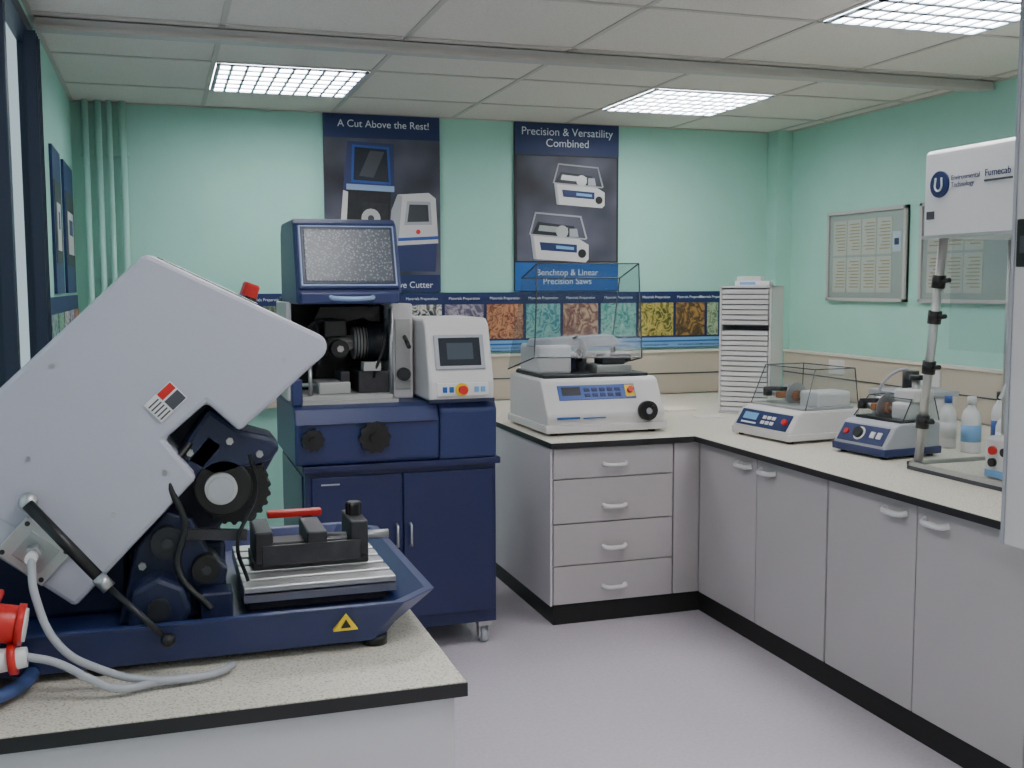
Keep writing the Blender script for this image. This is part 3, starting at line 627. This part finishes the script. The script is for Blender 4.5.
panel(g,"side_window",[(2.91,3.57,.93),(3.27,3.55,.93),(3.27,3.545,1.826),(2.91,3.50,1.826)],'clear')
panel(g,"back_window",[(3.28,3.55,.93),(3.28,2.68,.93),(3.28,2.68,1.826),(3.28,3.55,1.826)],'smoke')
panel(g,"sash",[(2.88,3.42,1.40),(2.88,2.70,1.40),(2.88,2.70,1.826),(2.88,3.42,1.826)],'clear')
# polishing controller inside
g=G("polishing_unit",(3.05,3.2,.92))
box(g,"body",2.95,3.17,3.07,3.29,.922,1.08,'offw',.012);box(g,"front_strip",2.945,2.952,3.08,3.28,.93,.955,'lblue')
for i,(y,z) in enumerate(((3.24,1.03),(3.18,1.03),(3.24,.985))): cyl(g,"dial_%d"%i,(2.935,y,z),(2.95,y,z),.016,'black' if i else 'red')
cyl(g,"turret",(3.07,3.18,1.08),(3.07,3.18,1.15),.05,'cable');cyl(g,"turret_cap",(3.07,3.18,1.15),(3.07,3.18,1.17),.03,'black');tube(g,"spout",[(3.07,3.18,1.17),(3.07,3.19,1.26),(3.01,3.23,1.28),(2.98,3.25,1.22)],.01,'alu')
# bottles
for i,(x,y,h,r,cm,lm) in enumerate(((3.42,4.05,.24,.038,'bluepanel','white'),(3.42,3.90,.25,.042,'white','lblue'),(3.52,3.80,.20,.042,'bluepanel','textw'),(3.62,3.95,.26,.035,'black','bluepanel'))):
    g=G("reagent_bottle" if i==0 else "reagent_bottle.%03d"%i,(x,y,.9015))
    n=24;prof=[(r*.95,0),(r,.01),(r,h*.62),(r*.8,h*.74),(r*.38,h*.82),(r*.38,h*.88)]
    loft(g,"body",[[(x+a*cos(2*pi*k_/n),y+a*sin(2*pi*k_/n),.902+z) for k_ in range(n)] for a,z in prof],'white',0,smooth=True)
    cyl(g,"cap",(x,y,.9015+h*.86),(x,y,.9015+h),r*.45,cm);cyl(g,"label",(x,y,.9015+h*.2),(x,y,.9015+h*.5),r*1.015,lm)
# grey feed box behind saws
g=G("recirculation_tank",(3.5,4.6,.9))
box(g,"tank",3.42,3.72,4.35,4.62,.902,1.10,'offw',.015);box(g,"lid",3.41,3.73,4.34,4.63,1.10,1.125,'cable',.006);cyl(g,"pump",(3.55,4.48,1.125),(3.55,4.48,1.22),.04,'dark');tube(g,"pump_hose",[(3.55,4.48,1.20),(3.5,4.46,1.23),(3.42,4.5,1.18),(3.38,4.55,.98)],.008,'cable')
g=G("paper_sheets",(2.95,5.5,.9))
box(g,"sheet_stack",2.84,3.02,5.74,5.92,.9018,.912,'paper');box(g,"leaflet",2.88,3.03,5.40,5.52,.9018,.905,'white')
# service column
g=G("service_column",(2.47,2.56,1.8))
box(g,"column",2.425,2.508,2.46,2.615,.86,H-.07,'offw',.004)
box(g,"column_head",2.415,2.518,2.45,2.625,H-.07,H-.006,'alu',.003)
boxes(g,"edge_trim",[(2.42,2.428,2.607,2.619,.86,H-.07)],'cable')
box(g,"switch_plate",2.418,2.427,2.535,2.598,1.70,1.84,'black',.003);box(g,"switch_rocker",2.413,2.42,2.55,2.58,1.74,1.79,'text',.002)
# ---------------------------------------------------------------- world, camera
w=bpy.data.worlds.new("daylight");bpy.context.scene.world=w;w.use_nodes=True
nt=w.node_tree;bg=nt.nodes["Background"]
bg.inputs[0].default_value=(.78,.84,.92,1);bg.inputs[1].default_value=1.2
cam=bpy.data.cameras.new("camera");cam.sensor_width=36;cam.lens=1078.97/1024*36;cam.clip_start=.05
co=bpy.data.objects.new("camera",cam);C.objects.link(co)
yaw,pitch,roll=0.314913,0.0909823,-0.0035048
fw=Vector((sin(yaw)*cos(pitch),cos(yaw)*cos(pitch),-sin(pitch)));r=Vector((cos(yaw),-sin(yaw),0));u=r.cross(fw)
r2=r*cos(roll)+u*sin(roll);u2=-r*sin(roll)+u*cos(roll)
m=Matrix((r2,u2,-fw)).transposed().to_4x4();m.translation=(0,0,1.65);co.matrix_world=m
bpy.context.scene.camera=co
